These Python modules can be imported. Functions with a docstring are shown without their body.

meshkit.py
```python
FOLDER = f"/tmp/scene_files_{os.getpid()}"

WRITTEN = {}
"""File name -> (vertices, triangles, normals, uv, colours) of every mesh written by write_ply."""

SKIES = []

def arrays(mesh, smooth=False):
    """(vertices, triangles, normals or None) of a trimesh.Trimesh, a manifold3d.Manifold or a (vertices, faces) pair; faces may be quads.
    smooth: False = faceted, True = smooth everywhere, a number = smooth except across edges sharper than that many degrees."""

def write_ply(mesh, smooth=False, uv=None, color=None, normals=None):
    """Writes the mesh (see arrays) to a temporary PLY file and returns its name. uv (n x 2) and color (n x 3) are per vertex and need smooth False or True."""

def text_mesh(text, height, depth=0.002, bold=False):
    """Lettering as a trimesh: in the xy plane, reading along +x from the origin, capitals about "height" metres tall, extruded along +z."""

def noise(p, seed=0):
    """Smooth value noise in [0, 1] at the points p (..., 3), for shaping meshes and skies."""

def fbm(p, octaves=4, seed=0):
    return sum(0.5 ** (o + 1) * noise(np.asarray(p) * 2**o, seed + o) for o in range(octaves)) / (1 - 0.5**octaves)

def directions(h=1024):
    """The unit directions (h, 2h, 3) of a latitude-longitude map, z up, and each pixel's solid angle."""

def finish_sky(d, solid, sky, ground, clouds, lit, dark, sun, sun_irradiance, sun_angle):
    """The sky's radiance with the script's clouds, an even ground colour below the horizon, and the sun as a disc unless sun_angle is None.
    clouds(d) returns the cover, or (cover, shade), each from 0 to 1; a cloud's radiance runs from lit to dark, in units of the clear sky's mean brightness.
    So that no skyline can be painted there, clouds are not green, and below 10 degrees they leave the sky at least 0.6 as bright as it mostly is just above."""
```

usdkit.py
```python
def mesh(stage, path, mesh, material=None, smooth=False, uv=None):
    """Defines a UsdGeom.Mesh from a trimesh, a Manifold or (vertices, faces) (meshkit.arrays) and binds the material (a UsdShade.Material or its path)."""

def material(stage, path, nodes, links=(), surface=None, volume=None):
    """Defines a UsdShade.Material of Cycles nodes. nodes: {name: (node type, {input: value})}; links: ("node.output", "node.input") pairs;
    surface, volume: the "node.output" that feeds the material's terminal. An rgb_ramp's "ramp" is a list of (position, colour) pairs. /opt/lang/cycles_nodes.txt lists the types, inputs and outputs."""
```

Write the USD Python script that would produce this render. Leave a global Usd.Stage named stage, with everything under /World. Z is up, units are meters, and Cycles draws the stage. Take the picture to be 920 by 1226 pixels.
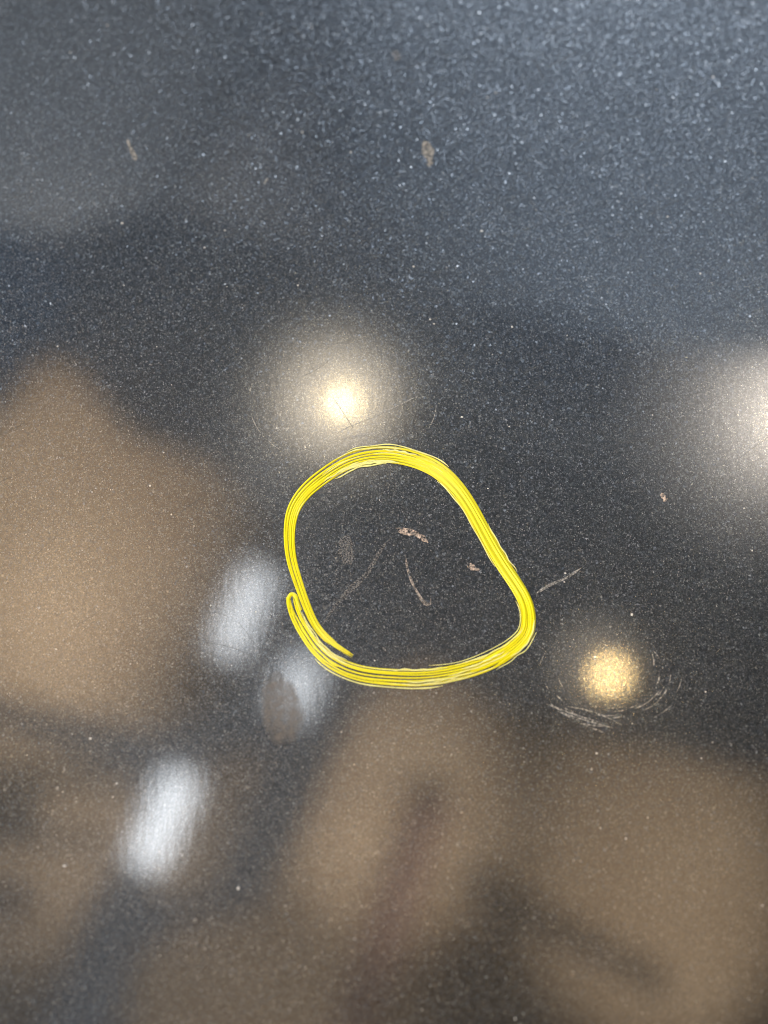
import math, random
import numpy as np
import trimesh
from shapely.geometry import Polygon
import usdkit
from pxr import Usd, UsdGeom, UsdLux, UsdShade, Gf, Sdf

rng = random.Random(7)
stage = Usd.Stage.CreateInMemory()
UsdGeom.SetStageUpAxis(stage, 'Z')
UsdGeom.SetStageMetersPerUnit(stage, 1.0)
UsdGeom.Xform.Define(stage, '/World')

# ------------------------------------------------------------------ camera, lamps, exposure
D, TILT, W = 0.26, math.radians(14), 0.130          # distance to the panel, tilt off its normal, width of the view there
PW, PH = 920.0, 1226.0
EYE = np.array([0.0, -D * math.sin(TILT), D * math.cos(TILT)])
FWD = np.array([0.0, math.sin(TILT), -math.cos(TILT)])
UP = np.array([0.0, math.cos(TILT), math.sin(TILT)])
RIGHT = np.array([1.0, 0.0, 0.0])
cam = UsdGeom.Camera.Define(stage, '/World/camera')
m = Gf.Matrix4d(1)
for i, r in enumerate((RIGHT, UP, -FWD, EYE)):
    m.SetRow(i, Gf.Vec4d(*map(float, r), 1.0 if i == 3 else 0.0))
cam.AddTransformOp().Set(m)
FOCAL = 50.0
cam.CreateFocalLengthAttr(FOCAL)
cam.CreateHorizontalApertureAttr(FOCAL * W / D)
cam.CreateVerticalApertureAttr(FOCAL * W / D * PH / PW)
cam.CreateFStopAttr(FOCAL / 9.5)
cam.CreateFocusDistanceAttr(D + 0.001)
cam.CreateClippingRangeAttr(Gf.Vec2f(0.01, 100))
cam.CreateExposureAttr(0.12)

LIGHTS = '/World/lamps'
UsdGeom.Scope.Define(stage, LIGHTS)


def aim(pos, target):
    pos, target = np.array(pos, float), np.array(target, float)
    z = pos - target
    z /= np.linalg.norm(z)
    x = np.cross([0, 1.0, 0.001], z)
    x /= np.linalg.norm(x)
    y = np.cross(z, x)
    mm = Gf.Matrix4d(1)
    for i, r in enumerate((x, y, z, pos)):
        mm.SetRow(i, Gf.Vec4d(*map(float, r), 1.0 if i == 3 else 0.0))
    return mm


def lamp(kind, name, pos, target, color, intensity, spin=0, **size):
    l = getattr(UsdLux, kind).Define(stage, f'{LIGHTS}/{name}')
    l.AddTransformOp().Set(Gf.Matrix4d().SetRotate(Gf.Rotation(Gf.Vec3d(0, 0, 1), spin)) * aim(pos, target))
    l.CreateColorAttr(Gf.Vec3f(*color))
    l.CreateIntensityAttr(intensity)
    for k, v in size.items():
        getattr(l, f'Create{k.capitalize()}Attr')(v)
    return l


R_CROWN = 8.0                                       # the panel is very slightly crowned


def at(px, py, lift=0.0):
    """The point of the panel seen at a pixel of the 920 x 1226 picture."""
    k = W / PW
    d = FWD * D + RIGHT * (px - PW / 2) * k - UP * (py - PH / 2) * k
    p = EYE + d * (-EYE[2] / d[2])
    for _ in range(6):
        z = -(p[0] ** 2 + p[1] ** 2) / (2 * R_CROWN) + lift
        p = EYE + d * ((z - EYE[2]) / d[2])
    return p


def above(px, py, h):
    """The point at height h whose mirror image in the panel shows at a pixel."""
    p = at(px, py)
    n = np.array([p[0] / R_CROWN, p[1] / R_CROWN, 1.0])
    n /= np.linalg.norm(n)
    d = p - EYE
    d /= np.linalg.norm(d)
    r = d - 2 * d.dot(n) * n
    return p + r * ((h - p[2]) / r[2])


P0 = (0, 0, 0)
WARM, COOL = (1.0, 0.72, 0.36), (0.86, 0.93, 1.0)
import os


def disc(name, px, py, h, rad, color, inten):
    lamp('DiskLight', name, above(px, py, h), P0, color, inten, radius=rad)


def pool(name, px, py, h, cone, color, inten, frm):
    """An added soft-edged spot that lights a patch of the boards overhead."""
    l = lamp('SphereLight', name, frm, above(px, py, h), color, inten, radius=0.02)
    sh = UsdLux.ShapingAPI.Apply(l.GetPrim())
    sh.CreateShapingConeAngleAttr(cone)
    sh.CreateShapingConeSoftnessAttr(1.0)


disc('bulb', 411, 481, 2.2, 0.014, (1.0, 0.74, 0.32), 42)
for rad, inten, dx in ((.05, 1.9, 0), (.09, 2.3, -3), (.125, 1.2, -6), (.17, .45, -10)):
    disc(f'bulb_halo_{int(rad * 1000):03d}', 408 + dx, 482 + dx * .5, 2.24 + rad * .3, rad, (1, .85, .64), inten)  # added glow discs imitating the flake halo around the bulb
disc('core_light', 408, 482, 0.26, 0.0015, (1, .95, .75), 34)  # unseen source added to whiten the core of the bulb reflection
disc('bulb_right', 731, 808, 2.2, 0.014, (1.0, 0.68, 0.27), 78)
disc('bulb_right_halo', 715, 792, 2.25, 0.07, (1, .86, .68), 1.1)  # added disc for the faint glow up and left of this bulb
disc('bulb_edge', 958, 500, 2.2, 0.014, (1.0, 0.80, 0.45), 200)
for rad, inten, dx in ((.07, 2.4, 4), (.11, 2.0, 0), (.155, 1.3, -6), (.21, .6, -14), (.28, .3, -22)):
    disc(f'edge_halo_{int(rad * 1000):03d}', 950 + dx, 498, 2.24 + rad * .3, rad, (1, .89, .77), inten)  # nested discs added as the wide glow at the right edge
for nm, px, py, wd, ht, inten in (('tube', 291, 733, .043, .118, 6.4), ('tube_low', 196, 982, .043, .122, 8.4), ('tube_mid', 357, 822, .046, .078, 5.4)):
    lamp('RectLight', nm, above(px, py, 1.62), P0, (.90, .95, 1.0), inten, spin=-22, width=wd, height=ht)
lamp('RectLight', 'skylight', (1.0, 3.4, 2.6), P0, (0.84, 0.91, 1.0), 11.5, width=2.6, height=1.6)
lamp('RectLight', 'left_fill', (-2.6, 2.2, 2.2), P0, (0.86, 0.93, 1.0), 12.0, width=1.4, height=1.4)  # added cool fill so flakes tilted other ways light up
lamp('RectLight', 'side_light', (-2.2, -1.6, 1.5), P0, (1.0, 0.97, 0.93), 24.5, width=1.4, height=1.2)  # added key light that brightens the wax, unseen
lamp('RectLight', 'ceiling_fill', (-1.3, -1.2, 1.2), (0.2, 1.0, 2.5), (.92, .96, 1.0), 19.0, width=0.6, height=0.6)  # added uplight for the slate sheet overhead
PC = (1, .875, .73)
pool('fill_spot', 62, 600, 1.8, 14, PC, 31000, (-.35, -.45, .8))
pool('fill_spot_001', 470, 955, 1.8, 9.5, PC, 21000, (.1, -.75, .8))
pool('fill_spot_002', 790, 1065, 1.8, 11.2, PC, 18000, (.35, -.8, .8))
pool('fill_spot_003', 50, 960, 1.8, 12, PC, 14000, (-.3, -.7, .8))
pool('fill_spot_004', 310, 1120, 1.8, 14, PC, 6000, (-.1, -.8, .8))
pool('fill_spot_005', 40, 50, 1.8, 14, (1, .96, .92), 11000, (-.35, -.1, .8))
pool('fill_spot_006', 760, 60, 1.9, 24, (.80, .89, 1), 10500, (.5, -.1, .8))

# ------------------------------------------------------------------ helpers
made = {}


def path_for(parent, name):
    key = (parent, name)
    n = made.get(key, 0)
    made[key] = n + 1
    return f'{parent}/{name}' + (f'_{n:03d}' if n else '')


def tag(prim, label=None, category=None, group=None, kind=None):
    for k, v in (('label', label), ('category', category), ('group', group), ('kind', kind)):
        if v:
            prim.SetCustomDataByKey(k, v)
    return prim


def xform(name, **t):
    p = UsdGeom.Xform.Define(stage, path_for('/World', name)).GetPrim()
    return tag(p, **t)


def obj(name, mesh, mat, parent=None, smooth=True, uv=None, **t):
    par = str(parent.GetPath()) if parent else '/World'
    p = usdkit.mesh(stage, path_for(par, name), mesh, mat, smooth=smooth, uv=uv).GetPrim()
    return tag(p, **t)


def mat(name, nodes, links=(), surface='p.BSDF'):
    return usdkit.material(stage, f'/World/Looks/{name}', nodes, links, surface=surface)


# ------------------------------------------------------------------ materials
def paint_material():
    N = {
        'g': ('geometry', {}),
        # metal flakes: each cell of two voronoi nets is one flake with its own tilt and brightness
        'v1': ('voronoi_texture', {'scale': 5800.0}),
        'v2': ('voronoi_texture', {'scale': 3300.0}),
        'sel': ('separate_color', {}),
        'selm': ('math', {'math_type': 'greater_than', 'value2': 0.84}),
        'fc': ('mix_color', {}),
        'c': ('vector_math', {'math_type': 'subtract', 'vector2': (0.5, 0.5, 0.5)}),
        'wn': ('white_noise_texture', {}),
        'pw': ('math', {'math_type': 'power', 'value2': 2.2}),
        'ts': ('math', {'math_type': 'multiply_add', 'value2': 0.38, 'value3': 0.025}),
        'ro': ('math', {'math_type': 'multiply_add', 'value2': 0.16, 'value3': 0.18}),
        's': ('vector_math', {'math_type': 'scale'}),
        'a': ('vector_math', {'math_type': 'add'}),
        'n': ('vector_math', {'math_type': 'normalize'}),
        'sep': ('separate_color', {}),
        'ramp': ('rgb_ramp', {'ramp': [(0, (.034, .038, .044)), (.45, (.064, .072, .083)), (.8, (.118, .131, .147)), (.96, (.20, .214, .23)), (1, (.32, .33, .34))]}),
        # orange peel and wipe marks of the clear coat
        'om': ('mapping', {'rotation': (0, 0, 0.42), 'scale': (900, 260, 500)}),
        'op': ('noise_texture', {'scale': 1.0, 'detail': 2.0}),
        'b': ('bump', {'strength': 0.0078, 'distance': 0.0004}),
        'p': ('principled_bsdf', {'metallic': 1.0, 'coat_weight': 1.0, 'coat_roughness': 0.05, 'coat_ior': 2.0}),
    }
    L = [('g.position', 'v1.vector'), ('g.position', 'v2.vector'), ('v2.color', 'sel.color'), ('sel.g', 'selm.value1'), ('selm.value', 'fc.fac'),
         ('v1.color', 'fc.a'), ('v2.color', 'fc.b'), ('fc.result', 'c.vector1'), ('c.vector', 's.vector1'), ('fc.result', 'wn.vector'), ('wn.value', 'pw.value1'), ('pw.value', 'ts.value1'), ('ts.value', 's.scale'), ('wn.value', 'ro.value1'), ('ro.value', 'p.roughness'), ('s.vector', 'a.vector1'), ('g.normal', 'a.vector2'),
         ('a.vector', 'n.vector1'), ('n.vector', 'p.normal'), ('fc.result', 'sep.color'), ('sep.b', 'ramp.fac'), ('ramp.color', 'p.base_color'),
         ('g.position', 'om.vector'), ('om.vector', 'op.vector'), ('op.fac', 'b.height'), ('b.normal', 'p.coat_normal')]
    return mat('metallic_paint', N, L)


PAINT = paint_material()
PAINT_EDGE = mat('primer', {'p': ('principled_bsdf', {'base_color': (.05, .05, .05), 'roughness': .6})})


def wax_material(name, col, cut, seed):
    N = {
        'uv': ('texture_coordinate', {}),
        'mp': ('mapping', {'scale': (3.0, 40.0, 1.0), 'location': (seed, seed * .7, 0)}),
        'no': ('noise_texture', {'scale': 1.0, 'detail': 3.0, 'roughness': .65}),
        'g': ('geometry', {}),
        'n2': ('noise_texture', {'scale': 2600.0, 'detail': 2.0}),
        'mx': ('math', {'math_type': 'multiply_add', 'value2': .55}),
        'al': ('map_range', {'from_min': cut, 'from_max': cut + .12, 'clamp': True}),
        'cr': ('rgb_ramp', {'ramp': [(0.25, tuple(c * .6 for c in col)), (.6, col), (.85, tuple(min(1, c * 1.15 + .03) for c in col))]}),
        'b': ('bump', {'strength': .5, 'distance': .0001}),
        'p': ('principled_bsdf', {'roughness': .36, 'specular_ior_level': .4}),
    }
    L = [('uv.UV', 'mp.vector'), ('mp.vector', 'no.vector'), ('g.position', 'n2.vector'), ('n2.fac', 'mx.value1'), ('no.fac', 'mx.value3'), ('mx.value', 'al.value'),
         ('al.result', 'p.alpha'), ('no.fac', 'cr.fac'), ('cr.color', 'p.base_color'), ('n2.fac', 'b.height'), ('b.normal', 'p.normal')]
    return mat(name, N, L)


YELLOW = [wax_material(f'yellow_wax_{"abc"[i]}', c, cut, 3.1 * i) for i, (c, cut) in enumerate((((.80, .655, .003), .48), ((.80, .65, .008), .60), ((.90, .80, .27), .56)))]


def scrape_material(name, col, cut, scale=1500.0):
    N = {'g': ('geometry', {}), 'n': ('noise_texture', {'scale': scale, 'detail': 3.0, 'roughness': .7}),
         'al': ('map_range', {'from_min': cut, 'from_max': cut + .26, 'to_max': .9, 'clamp': True}),
         'cr': ('rgb_ramp', {'ramp': [(.35, tuple(c * .55 for c in col)), (.7, col)]}),
         'p': ('principled_bsdf', {'roughness': .6})}
    return mat(name, N, [('g.position', 'n.vector'), ('n.fac', 'al.value'), ('al.result', 'p.alpha'), ('n.fac', 'cr.fac'), ('cr.color', 'p.base_color')])


PEACH = scrape_material('peach_primer', (.72, .52, .38), .38)
PALE = scrape_material('pale_scuff', (.46, .36, .28), .36)
FILM = scrape_material('dried_film', (.25, .215, .185), .43, 3600.0)
TAN = scrape_material('tan_chip', (.36, .31, .25), .36, 2200.0)
SPOT = mat('dried_stain', {'g': ('geometry', {}), 'uv': ('texture_coordinate', {}), 'sx': ('separate_xyz', {}), 'n': ('noise_texture', {'scale': 900.0, 'detail': 5.0, 'roughness': .7}),
                           'rim': ('map_range', {'from_min': .72, 'from_max': 1.0, 'to_min': 1.0, 'to_max': 0.0, 'clamp': True}), 'al': ('map_range', {'from_min': .3, 'from_max': .7, 'to_min': .15, 'to_max': .75, 'clamp': True}),
                           'm': ('math', {'math_type': 'multiply'}), 'p': ('principled_bsdf', {'base_color': (.15, .118, .092), 'roughness': .7})},
           [('uv.UV', 'sx.vector'), ('sx.x', 'rim.value'), ('g.position', 'n.vector'), ('n.fac', 'al.value'), ('al.result', 'm.value1'), ('rim.result', 'm.value2'), ('m.value', 'p.alpha')])
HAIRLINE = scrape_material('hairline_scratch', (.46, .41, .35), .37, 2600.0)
BOARD = mat('brown_slab', {'g': ('geometry', {}), 'n': ('noise_texture', {'scale': 5.0, 'detail': 4.0}), 'cr': ('rgb_ramp', {'ramp': [(.3, (.30, .225, .15)), (.7, (.42, .33, .23))]}),
                            'p': ('principled_bsdf', {'roughness': .8})}, [('g.position', 'n.vector'), ('n.fac', 'cr.fac'), ('cr.color', 'p.base_color')])

DARK_WOOD = mat('dark_wood', {'p': ('principled_bsdf', {'base_color': (.05, .043, .04), 'roughness': .7})})
RED_WOOD = mat('red_wood', {'p': ('principled_bsdf', {'base_color': (.15, .09, .072), 'roughness': .7})})

# ------------------------------------------------------------------ shapes added above the panel for their mirror images, out of view
def slab(px_poly, h, thick=0.02):
    pts = np.array([above(x, y, h) for x, y in px_poly])
    pm = trimesh.creation.extrude_polygon(Polygon(pts[:, :2]), thick)
    pm.apply_translation([0, 0, h])
    return pm


SLATE = mat('slate_fill', {'g': ('geometry', {}), 'n': ('noise_texture', {'scale': 2.2, 'detail': 3.0}), 'cr': ('rgb_ramp', {'ramp': [(.3, (.16, .19, .24)), (.7, (.28, .30, .33))]}),
                              'p': ('principled_bsdf', {'roughness': .8})}, [('g.position', 'n.vector'), ('n.fac', 'cr.fac'), ('cr.color', 'p.base_color')])
boards = [  # added slabs, outlined to give the soft brown and grey reflections
    (1.80, [(-200, 600), (0, 500), (50, 430), (90, 440), (150, 520), (260, 560), (335, 640), (330, 760), (230, 860), (170, 875), (0, 835), (-200, 800)]),
    (1.84, [(-200, 850), (0, 865), (160, 930), (165, 1000), (105, 1080), (20, 1300), (-200, 1300)]),
    (1.80, [(440, 830), (510, 790), (600, 850), (900, 925), (1100, 940), (1100, 1400), (100, 1400), (165, 1150), (225, 1100), (305, 1090), (355, 1010), (405, 900)]),
    (1.84, [(250, 905), (318, 900), (262, 1060), (215, 1078), (172, 1066)]),
    (1.84, [(-250, -250), (340, -250), (330, 60), (230, 220), (60, 270), (-250, 260)]),
]
GREY = mat('grey_slab', {'p': ('principled_bsdf', {'base_color': (.34, .38, .43), 'roughness': .8})})
grey_part = (1.90, [(370, -250), (1300, -250), (1300, 420), (860, 420), (500, 330), (420, 200)])
added_overhead = xform('added_overhead', kind='structure')
for h, poly in boards:
    obj('board', slab(poly, h), GREY if poly[0] == (-250, -250) else BOARD, added_overhead, smooth=False)
fill_sheet = trimesh.creation.box([3.6, 2.9, 0.03])  # unseen ceiling added to lift the dark reflections evenly
fill_sheet.apply_translation([0, 0.75, 2.5])
obj('added_ceiling_sheet', fill_sheet, SLATE, added_overhead, smooth=False)
BLUE = mat('blue_slab', {'p': ('principled_bsdf', {'base_color': (.035, .065, .12), 'roughness': .7})})
obj('blue_slab', slab([(-220, 262), (20, 275), (95, 330), (70, 400), (-10, 440), (-220, 480)], 1.84), BLUE, added_overhead, smooth=False)  # added to mirror as the dark blue patch at the left
obj('grey_slab', slab(grey_part[1], grey_part[0]), GREY, added_overhead, smooth=False)  # added reflector that lightens the top of the panel


def streak_bar(p0, p1, h, wpx, mt):
    """An added squared bar, mirrored as a dark streak, below the boards."""
    a, b = above(*p0, h), above(*p1, h)
    L = np.linalg.norm(b - a)
    w = wpx * W / PW * (h + D) / D
    bx = trimesh.creation.box([L, w, w * 0.6])
    x = (b - a) / L
    y = np.cross([0, 0, 1.0], x)
    T = np.eye(4)
    T[:3, 0], T[:3, 1], T[:3, 2], T[:3, 3] = x, y / np.linalg.norm(y), np.cross(x, y / np.linalg.norm(y)), (a + b) / 2
    bx.apply_transform(T)
    obj('streak_bar', bx, mt, added_overhead, smooth=False)


streak_bar((-150, 985), (130, 1010), 1.72, 16, DARK_WOOD)
streak_bar((520, 960), (420, 1240), 1.775, 46, RED_WOOD)
streak_bar((560, 1060), (800, 1190), 1.775, 18, DARK_WOOD)
streak_bar((-60, 1080), (35, 1075), 1.68, 50, DARK_WOOD)

# ------------------------------------------------------------------ the car panel
panel = xform('car_panel', label='dark grey metallic car body panel with small scratches and stone chips', category='car panel')


def sheet():
    n, s = 90, 0.32
    a = np.linspace(-s, s, n)
    X, Y = np.meshgrid(a, a)
    Z = -(X ** 2 + Y ** 2) / (2 * R_CROWN)
    v = np.stack([X, Y, Z], -1).reshape(-1, 3)
    i, j = np.meshgrid(np.arange(n - 1), np.arange(n - 1))
    q = (i * n + j).ravel()
    f = np.vstack([np.stack([q, q + 1, q + n + 1], 1), np.stack([q, q + n + 1, q + n], 1)])
    return v, f


v, f = sheet()
obj('paint', (v, f), PAINT, panel)
vv = v.copy(); vv[:, 2] -= 0.0012
obj('sheet_metal', (vv, f[:, ::-1]), PAINT_EDGE, panel)


def spline(pts, n):
    p = np.array(pts, float)
    p = np.vstack([2 * p[0] - p[1], p, 2 * p[-1] - p[-2]])
    d = np.r_[0, np.cumsum(np.sqrt(np.linalg.norm(np.diff(p, axis=0), axis=1)))]
    from scipy.interpolate import CubicSpline
    cs = CubicSpline(d, p)
    fine = cs(np.linspace(d[1], d[-2], n * 6))
    L = np.r_[0, np.cumsum(np.linalg.norm(np.diff(fine, axis=0), axis=1))]
    t = np.linspace(0, L[-1], n)
    return np.stack([np.interp(t, L, fine[:, k]) for k in range(2)], 1)


def ribbon(px, width, height=0.00006, sides=5, base=0.00002):
    """A low rounded ridge on the panel along a pixel path; width in pixels, per point."""
    px = np.asarray(px, float)
    width = np.broadcast_to(width, (len(px),))
    t = np.gradient(px, axis=0)
    t /= np.linalg.norm(t, axis=1, keepdims=True) + 1e-9
    nrm = np.stack([t[:, 1], -t[:, 0]], 1)
    us = np.linspace(-1, 1, sides)
    V, UV = [], []
    L = np.r_[0, np.cumsum(np.linalg.norm(np.diff(px, axis=0), axis=1))] / 400
    for i in range(len(px)):
        for u in us:
            q = px[i] + nrm[i] * u * width[i] / 2
            V.append(at(q[0], q[1], base + height * (1 - u * u) * min(1, width[i] / 2)))
            UV.append((L[i], (u + 1) / 2))
    F = []
    for i in range(len(px) - 1):
        for k in range(sides - 1):
            a = i * sides + k
            F += [(a, a + sides, a + 1), (a + 1, a + sides, a + sides + 1)]
    return (np.array(V), np.array(F)), np.array(UV)


def wobble(n, amp, knots, r):
    k = np.array([r.uniform(-1, 1) for _ in range(knots)])
    from scipy.interpolate import CubicSpline
    return amp * CubicSpline(np.linspace(0, 1, knots), k)(np.linspace(0, 1, n))


# ------------------------------------------------------------------ the yellow ring
def z1(x, y):
    return 300 + x / 2.421, 500 + y / 2.421


RING = [z1(*p) for p in [(118, 518), (132, 570), (165, 630), (215, 690), (300, 735), (400, 750), (500, 752), (600, 738), (700, 705), (770, 660), (802, 620), (806, 565), (787, 510), (742, 440),
                         (690, 355), (640, 265), (590, 195), (530, 145), (450, 115), (370, 108), (290, 125), (220, 165), (160, 215), (125, 270), (114, 335), (120, 410), (140, 480), (165, 550), (195, 610), (240, 655), (296, 692)]]
N_RING = 420
path = spline(RING, N_RING)
tt = np.gradient(path, axis=0)
tt /= np.linalg.norm(tt, axis=1, keepdims=True)
out = np.stack([-tt[:, 1], tt[:, 0]], 1)            # outward of the loop
s = np.linspace(0, 1, N_RING)
HALF = np.interp(s, [0, .05, .12, .2, .3, .38, .42, .5, .6, .68, .75, .82, .9, .96, 1], [7.5, 9, 10.5, 11.5, 11, 9.5, 8.5, 8.5, 10, 10.5, 9.5, 7, 5.5, 5, 3.5])
ring = xform('yellow_ring', label='hand drawn yellow wax crayon ring around the scratches on dark paint', category='crayon mark')
strands = []                                         # offset across the mark, start, end, width, wax tone
r = random.Random(11)
for o, a, e, wd, mi in ((.62, .004, .12, 3, 1), (.15, .006, .11, 3, 1), (.84, 0, .97, 3.4, 0), (.46, .012, .985, 3.7, 0), (.10, .03, 1, 3.6, 0), (-.24, .0, .99, 3.3, 0), (-.56, .008, 1, 3.6, 0), (-.86, .06, .975, 2.6, 0)):
    strands.append((o, a, e, wd, mi))
for k in range(12):                                  # fine ridges of wax over the broad ones
    a = r.uniform(0, .8)
    strands.append((r.uniform(-.95, .95), a, min(1, a + r.uniform(.12, .4)), r.uniform(1.0, 1.7), r.choice((0, 1, 2))))
strands += [(.3, .27, .62, 4, 0), (-.42, .29, .6, 4, 0), (.66, .30, .58, 3.4, 0)]     # pressed harder on the right
strands += [(1.22, .58, .70, 1.5, 2), (1.16, .08, .235, 2.0, 2), (-1.15, .22, .40, 1.3, 2), (-1.15, .655, .73, 2.6, 2), (-1.12, .45, .58, 1.2, 2), (1.12, .43, .50, 1.4, 2), (1.15, .30, .36, 1.5, 2)]
for a0, a1, q in ((.615, .74, 8), (.16, .37, 8), (.02, .12, 3)):   # paler worn strands; top left and lower right bend carry painted lamp reflection
    for k in range(q):
        a = r.uniform(a0, a1 - .04)
        strands.append((r.uniform(-1.0, 1.0), a, min(a1, a + r.uniform(.03, .09)), r.uniform(1.6, 3.0), 2))
for k, (o, a, e, wd, mi) in enumerate(strands):
    i0, i1 = int(a * (N_RING - 1)), max(int(a * (N_RING - 1)) + 12, int(e * (N_RING - 1)))
    i1 = min(i1, N_RING - 1)
    n = i1 - i0 + 1
    off = (o + wobble(n, .09, 9, r)) * HALF[i0:i1 + 1] * .95
    p = path[i0:i1 + 1] + out[i0:i1 + 1] * off[:, None]
    ends = np.clip(np.minimum(np.arange(n), np.arange(n)[::-1]) / 3.0, .4, 1)
    press = np.interp(s[i0:i1 + 1], [0, .1, .25, .34, .42, .58, .64, .72, .8, 1], [.85, .68, .66, .8, 1.15, 1.15, .85, .66, 1.0, 1.1])
    wv = wd * (1 + wobble(n, .22, 16, r)) * ends * press * .88 * np.clip(HALF[i0:i1 + 1] / 9.5, .5, 1.2)
    me, uv = ribbon(p, wv, height=0.00012, base=0.00003 + 0.000006 * k)
    obj('stroke', me, YELLOW[mi], ring, uv=uv)


hook, uv = ribbon(spline([(347, 728), (345.5, 718), (349, 711.5), (353.5, 713), (356, 720), (360, 731)], 26), 4.6, height=.00012, base=.00003)
obj('stroke', hook, YELLOW[0], ring, uv=uv)

# ------------------------------------------------------------------ scratches, chips and dried spots (parts of the panel)
def line(name, pts, width, material, label=None, n=24, seed=0, h=.00004):
    rr = random.Random(seed + len(pts) * 17 + int(pts[0][0]))
    p = spline(pts, n)
    wv = np.interp(np.linspace(0, 1, n), np.linspace(0, 1, len(np.atleast_1d(width))), np.atleast_1d(width)) * (1 + wobble(n, .3, 8, rr))
    wv = wv * np.clip(np.minimum(np.arange(n), np.arange(n)[::-1]) / 3.0, .2, 1)
    me, uv = ribbon(p, wv, height=h)
    obj(name, me, material, panel, uv=uv, label=label)


line('scratch', [(474, 632), (484, 636), (495, 638), (505, 643), (513, 650)], [4, 7, 6, 8, 4], PEACH, 'peach coloured scratch near the top of the ring')
line('scratch', [(486, 664), (488, 680), (494, 698), (501, 711), (509, 722), (515, 723), (516, 716)], [1.5, 2.5, 3, 3, 4, 5, 3], PALE, 'pale curved scratch in the middle of the ring')
line('stone_chip', [(560, 675), (567, 680), (575, 683)], [5, 6, 3], PEACH, 'small peach chip inside the right of the ring')
line('dried_spot', [(417, 640), (414, 655), (420, 676)], [12, 20, 12], FILM, 'faint brown dried spot inside the left of the ring')
def blot(name, cx, cy, rx, ry, spin, material, label):
    V = [at(cx, cy, .00004)]
    for k in range(40):
        t = 2 * math.pi * k / 40
        w = 1 + .05 * math.sin(3 * t + 1) + .03 * math.sin(7 * t)
        x, y = rx * w * math.cos(t), ry * w * math.sin(t)
        V.append(at(cx + x * math.cos(spin) - y * math.sin(spin), cy + x * math.sin(spin) + y * math.cos(spin), .00003))
    F = [(0, 1 + (k + 1) % 40, 1 + k) for k in range(40)]
    obj(name, (np.array(V), np.array(F)), material, panel, label=label, uv=np.array([(0, 0)] + [(1, 0)] * 40))


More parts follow.
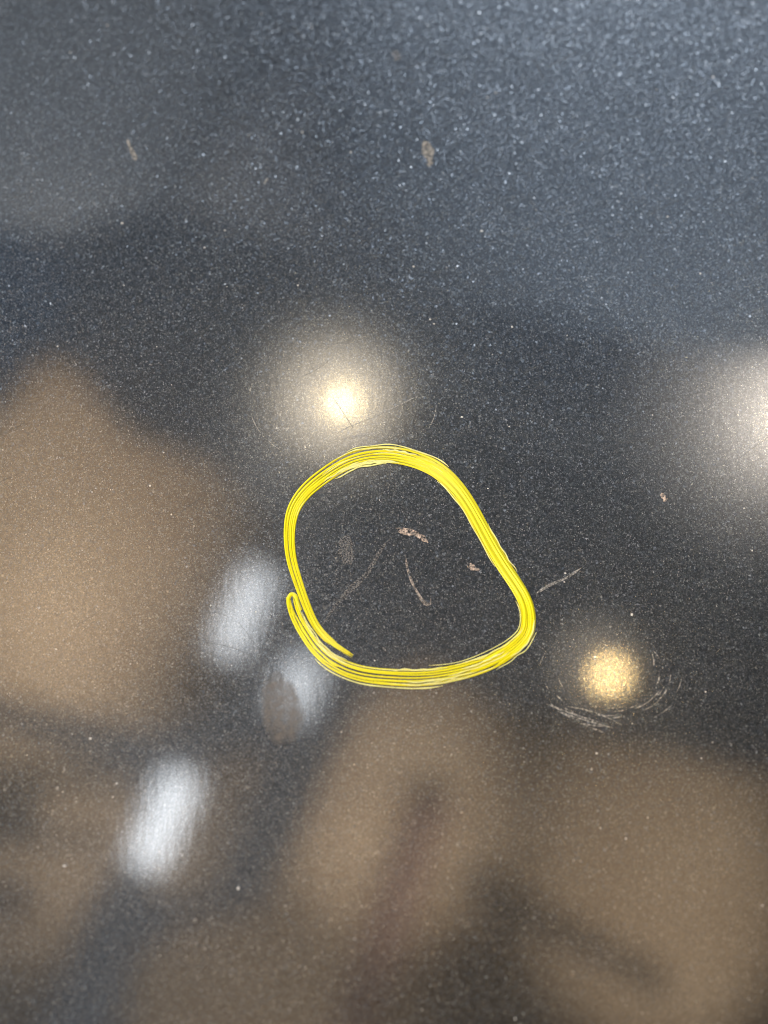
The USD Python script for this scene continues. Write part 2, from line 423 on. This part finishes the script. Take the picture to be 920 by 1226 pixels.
blot('dried_spot', 337, 850, 27, 47, -.12, SPOT, 'leaf shaped brown dried spot below left of the ring')
line('scuff', [(385, 750), (412, 713), (440, 686), (454, 662), (472, 640)], [3, 6, 5, 2], FILM, 'faint straight scuff crossing the lower left of the ring')
line('scratch', [(640, 712), (660, 700), (678, 692), (696, 680)], [2, 3, 3, 2], HAIRLINE)
for pts in ([(655, 843), (690, 856), (722, 866)], [(668, 852), (700, 862), (735, 872)], [(680, 846), (712, 853), (745, 868)], [(695, 866), (725, 878)], [(400, 520), (420, 510), (450, 498), (500, 474)], [(365, 446), (385, 436), (404, 425)],
            [(405, 527), (430, 521), (455, 519)], [(781, 782), (783, 790), (783, 797)]):
    line('scratch', pts, 1.4, HAIRLINE)
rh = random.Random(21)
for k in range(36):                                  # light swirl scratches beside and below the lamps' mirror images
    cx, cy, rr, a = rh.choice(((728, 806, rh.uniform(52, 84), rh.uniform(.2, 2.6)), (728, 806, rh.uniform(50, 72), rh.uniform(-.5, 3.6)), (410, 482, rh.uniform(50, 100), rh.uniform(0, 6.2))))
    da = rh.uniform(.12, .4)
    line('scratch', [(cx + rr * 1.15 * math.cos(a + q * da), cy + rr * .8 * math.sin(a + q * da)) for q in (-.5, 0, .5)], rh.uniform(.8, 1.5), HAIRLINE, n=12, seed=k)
line('stone_chip', [(508, 168), (513, 183), (515, 200)], [7, 13, 6], TAN, 'tan chip in the upper middle of the panel')
line('stone_chip', [(152, 165), (157, 178), (163, 192)], [2, 4, 6], TAN, 'thin tan chip in the upper left of the panel')
line('stone_chip', [(316, 220), (321, 213)], 2, HAIRLINE)
line('stone_chip', [(792, 590), (798, 600)], [4, 6], PEACH)
line('stone_chip', [(472, 60), (477, 72)], [8, 10], FILM)


# fine wipe scratches that catch the light near the lamps, and dust
def bundle(items):
    V, F, UV, n = [], [], [], 0
    for pts, wd, h in items:
        (a, b), u = ribbon(pts, wd, height=h, sides=3)
        V.append(a); F.append(b + n); UV.append(u); n += len(a)
    return (np.vstack(V), np.vstack(F)), np.vstack(UV)


SWIRL = mat('wipe_scratch', {'p': ('principled_bsdf', {'base_color': (.05, .05, .05), 'metallic': 0.0, 'roughness': .16, 'specular_ior_level': .9})})
rs = random.Random(5)
items = []
for k in range(380):
    x, y = rs.uniform(-40, 960), rs.uniform(-40, 1266)
    a = rs.choice((-.45, -.4, .5, 1.1, rs.uniform(0, 3.14))) + rs.gauss(0, .15)
    L, c = rs.uniform(8, 60), rs.gauss(0, .003)
    t = np.linspace(-.5, .5, 7) * L
    items.append((np.stack([x + t * math.cos(a) - c * t * t * math.sin(a), y + t * math.sin(a) + c * t * t * math.cos(a)], 1), rs.uniform(.3, .6), .000003))
for k in range(150):                                 # rubbed rim around the right-hand lamp's mirror image
    a0, rad = rs.uniform(0, 6.28), rs.gauss(52, 13)
    x, y = 728 + rad * 1.05 * math.cos(a0), 806 + rad * .85 * math.sin(a0)
    a, L = rs.gauss(-1.0, .5), rs.uniform(4, 16)
    t = np.linspace(-.5, .5, 5) * L
    items.append((np.stack([x + t * math.cos(a), y + t * math.sin(a)], 1), rs.uniform(.5, 1.1), .000006))
me, uv = bundle(items)
obj('wipe_scratches', me, SWIRL, panel, uv=uv, kind='stuff')

DUST = mat('dust', {'p': ('principled_bsdf', {'base_color': (.55, .50, .44), 'roughness': .9})})
parts = []
for k in range(160):
    p = at(rs.uniform(-20, 940), rs.uniform(-20, 1246))
    q = trimesh.creation.icosphere(0, rs.choice((.00006, .00008, .0001, .00016)) * rs.uniform(.7, 1.2))
    q.apply_scale([rs.uniform(.7, 1.8), rs.uniform(.7, 1.4), .6])
    q.apply_translation(p + [0, 0, .00003])
    parts.append(q)
obj('dust_specks', trimesh.util.concatenate(parts), DUST, label='pale dust specks lying scattered on the dark paint', category='dust', kind='stuff')
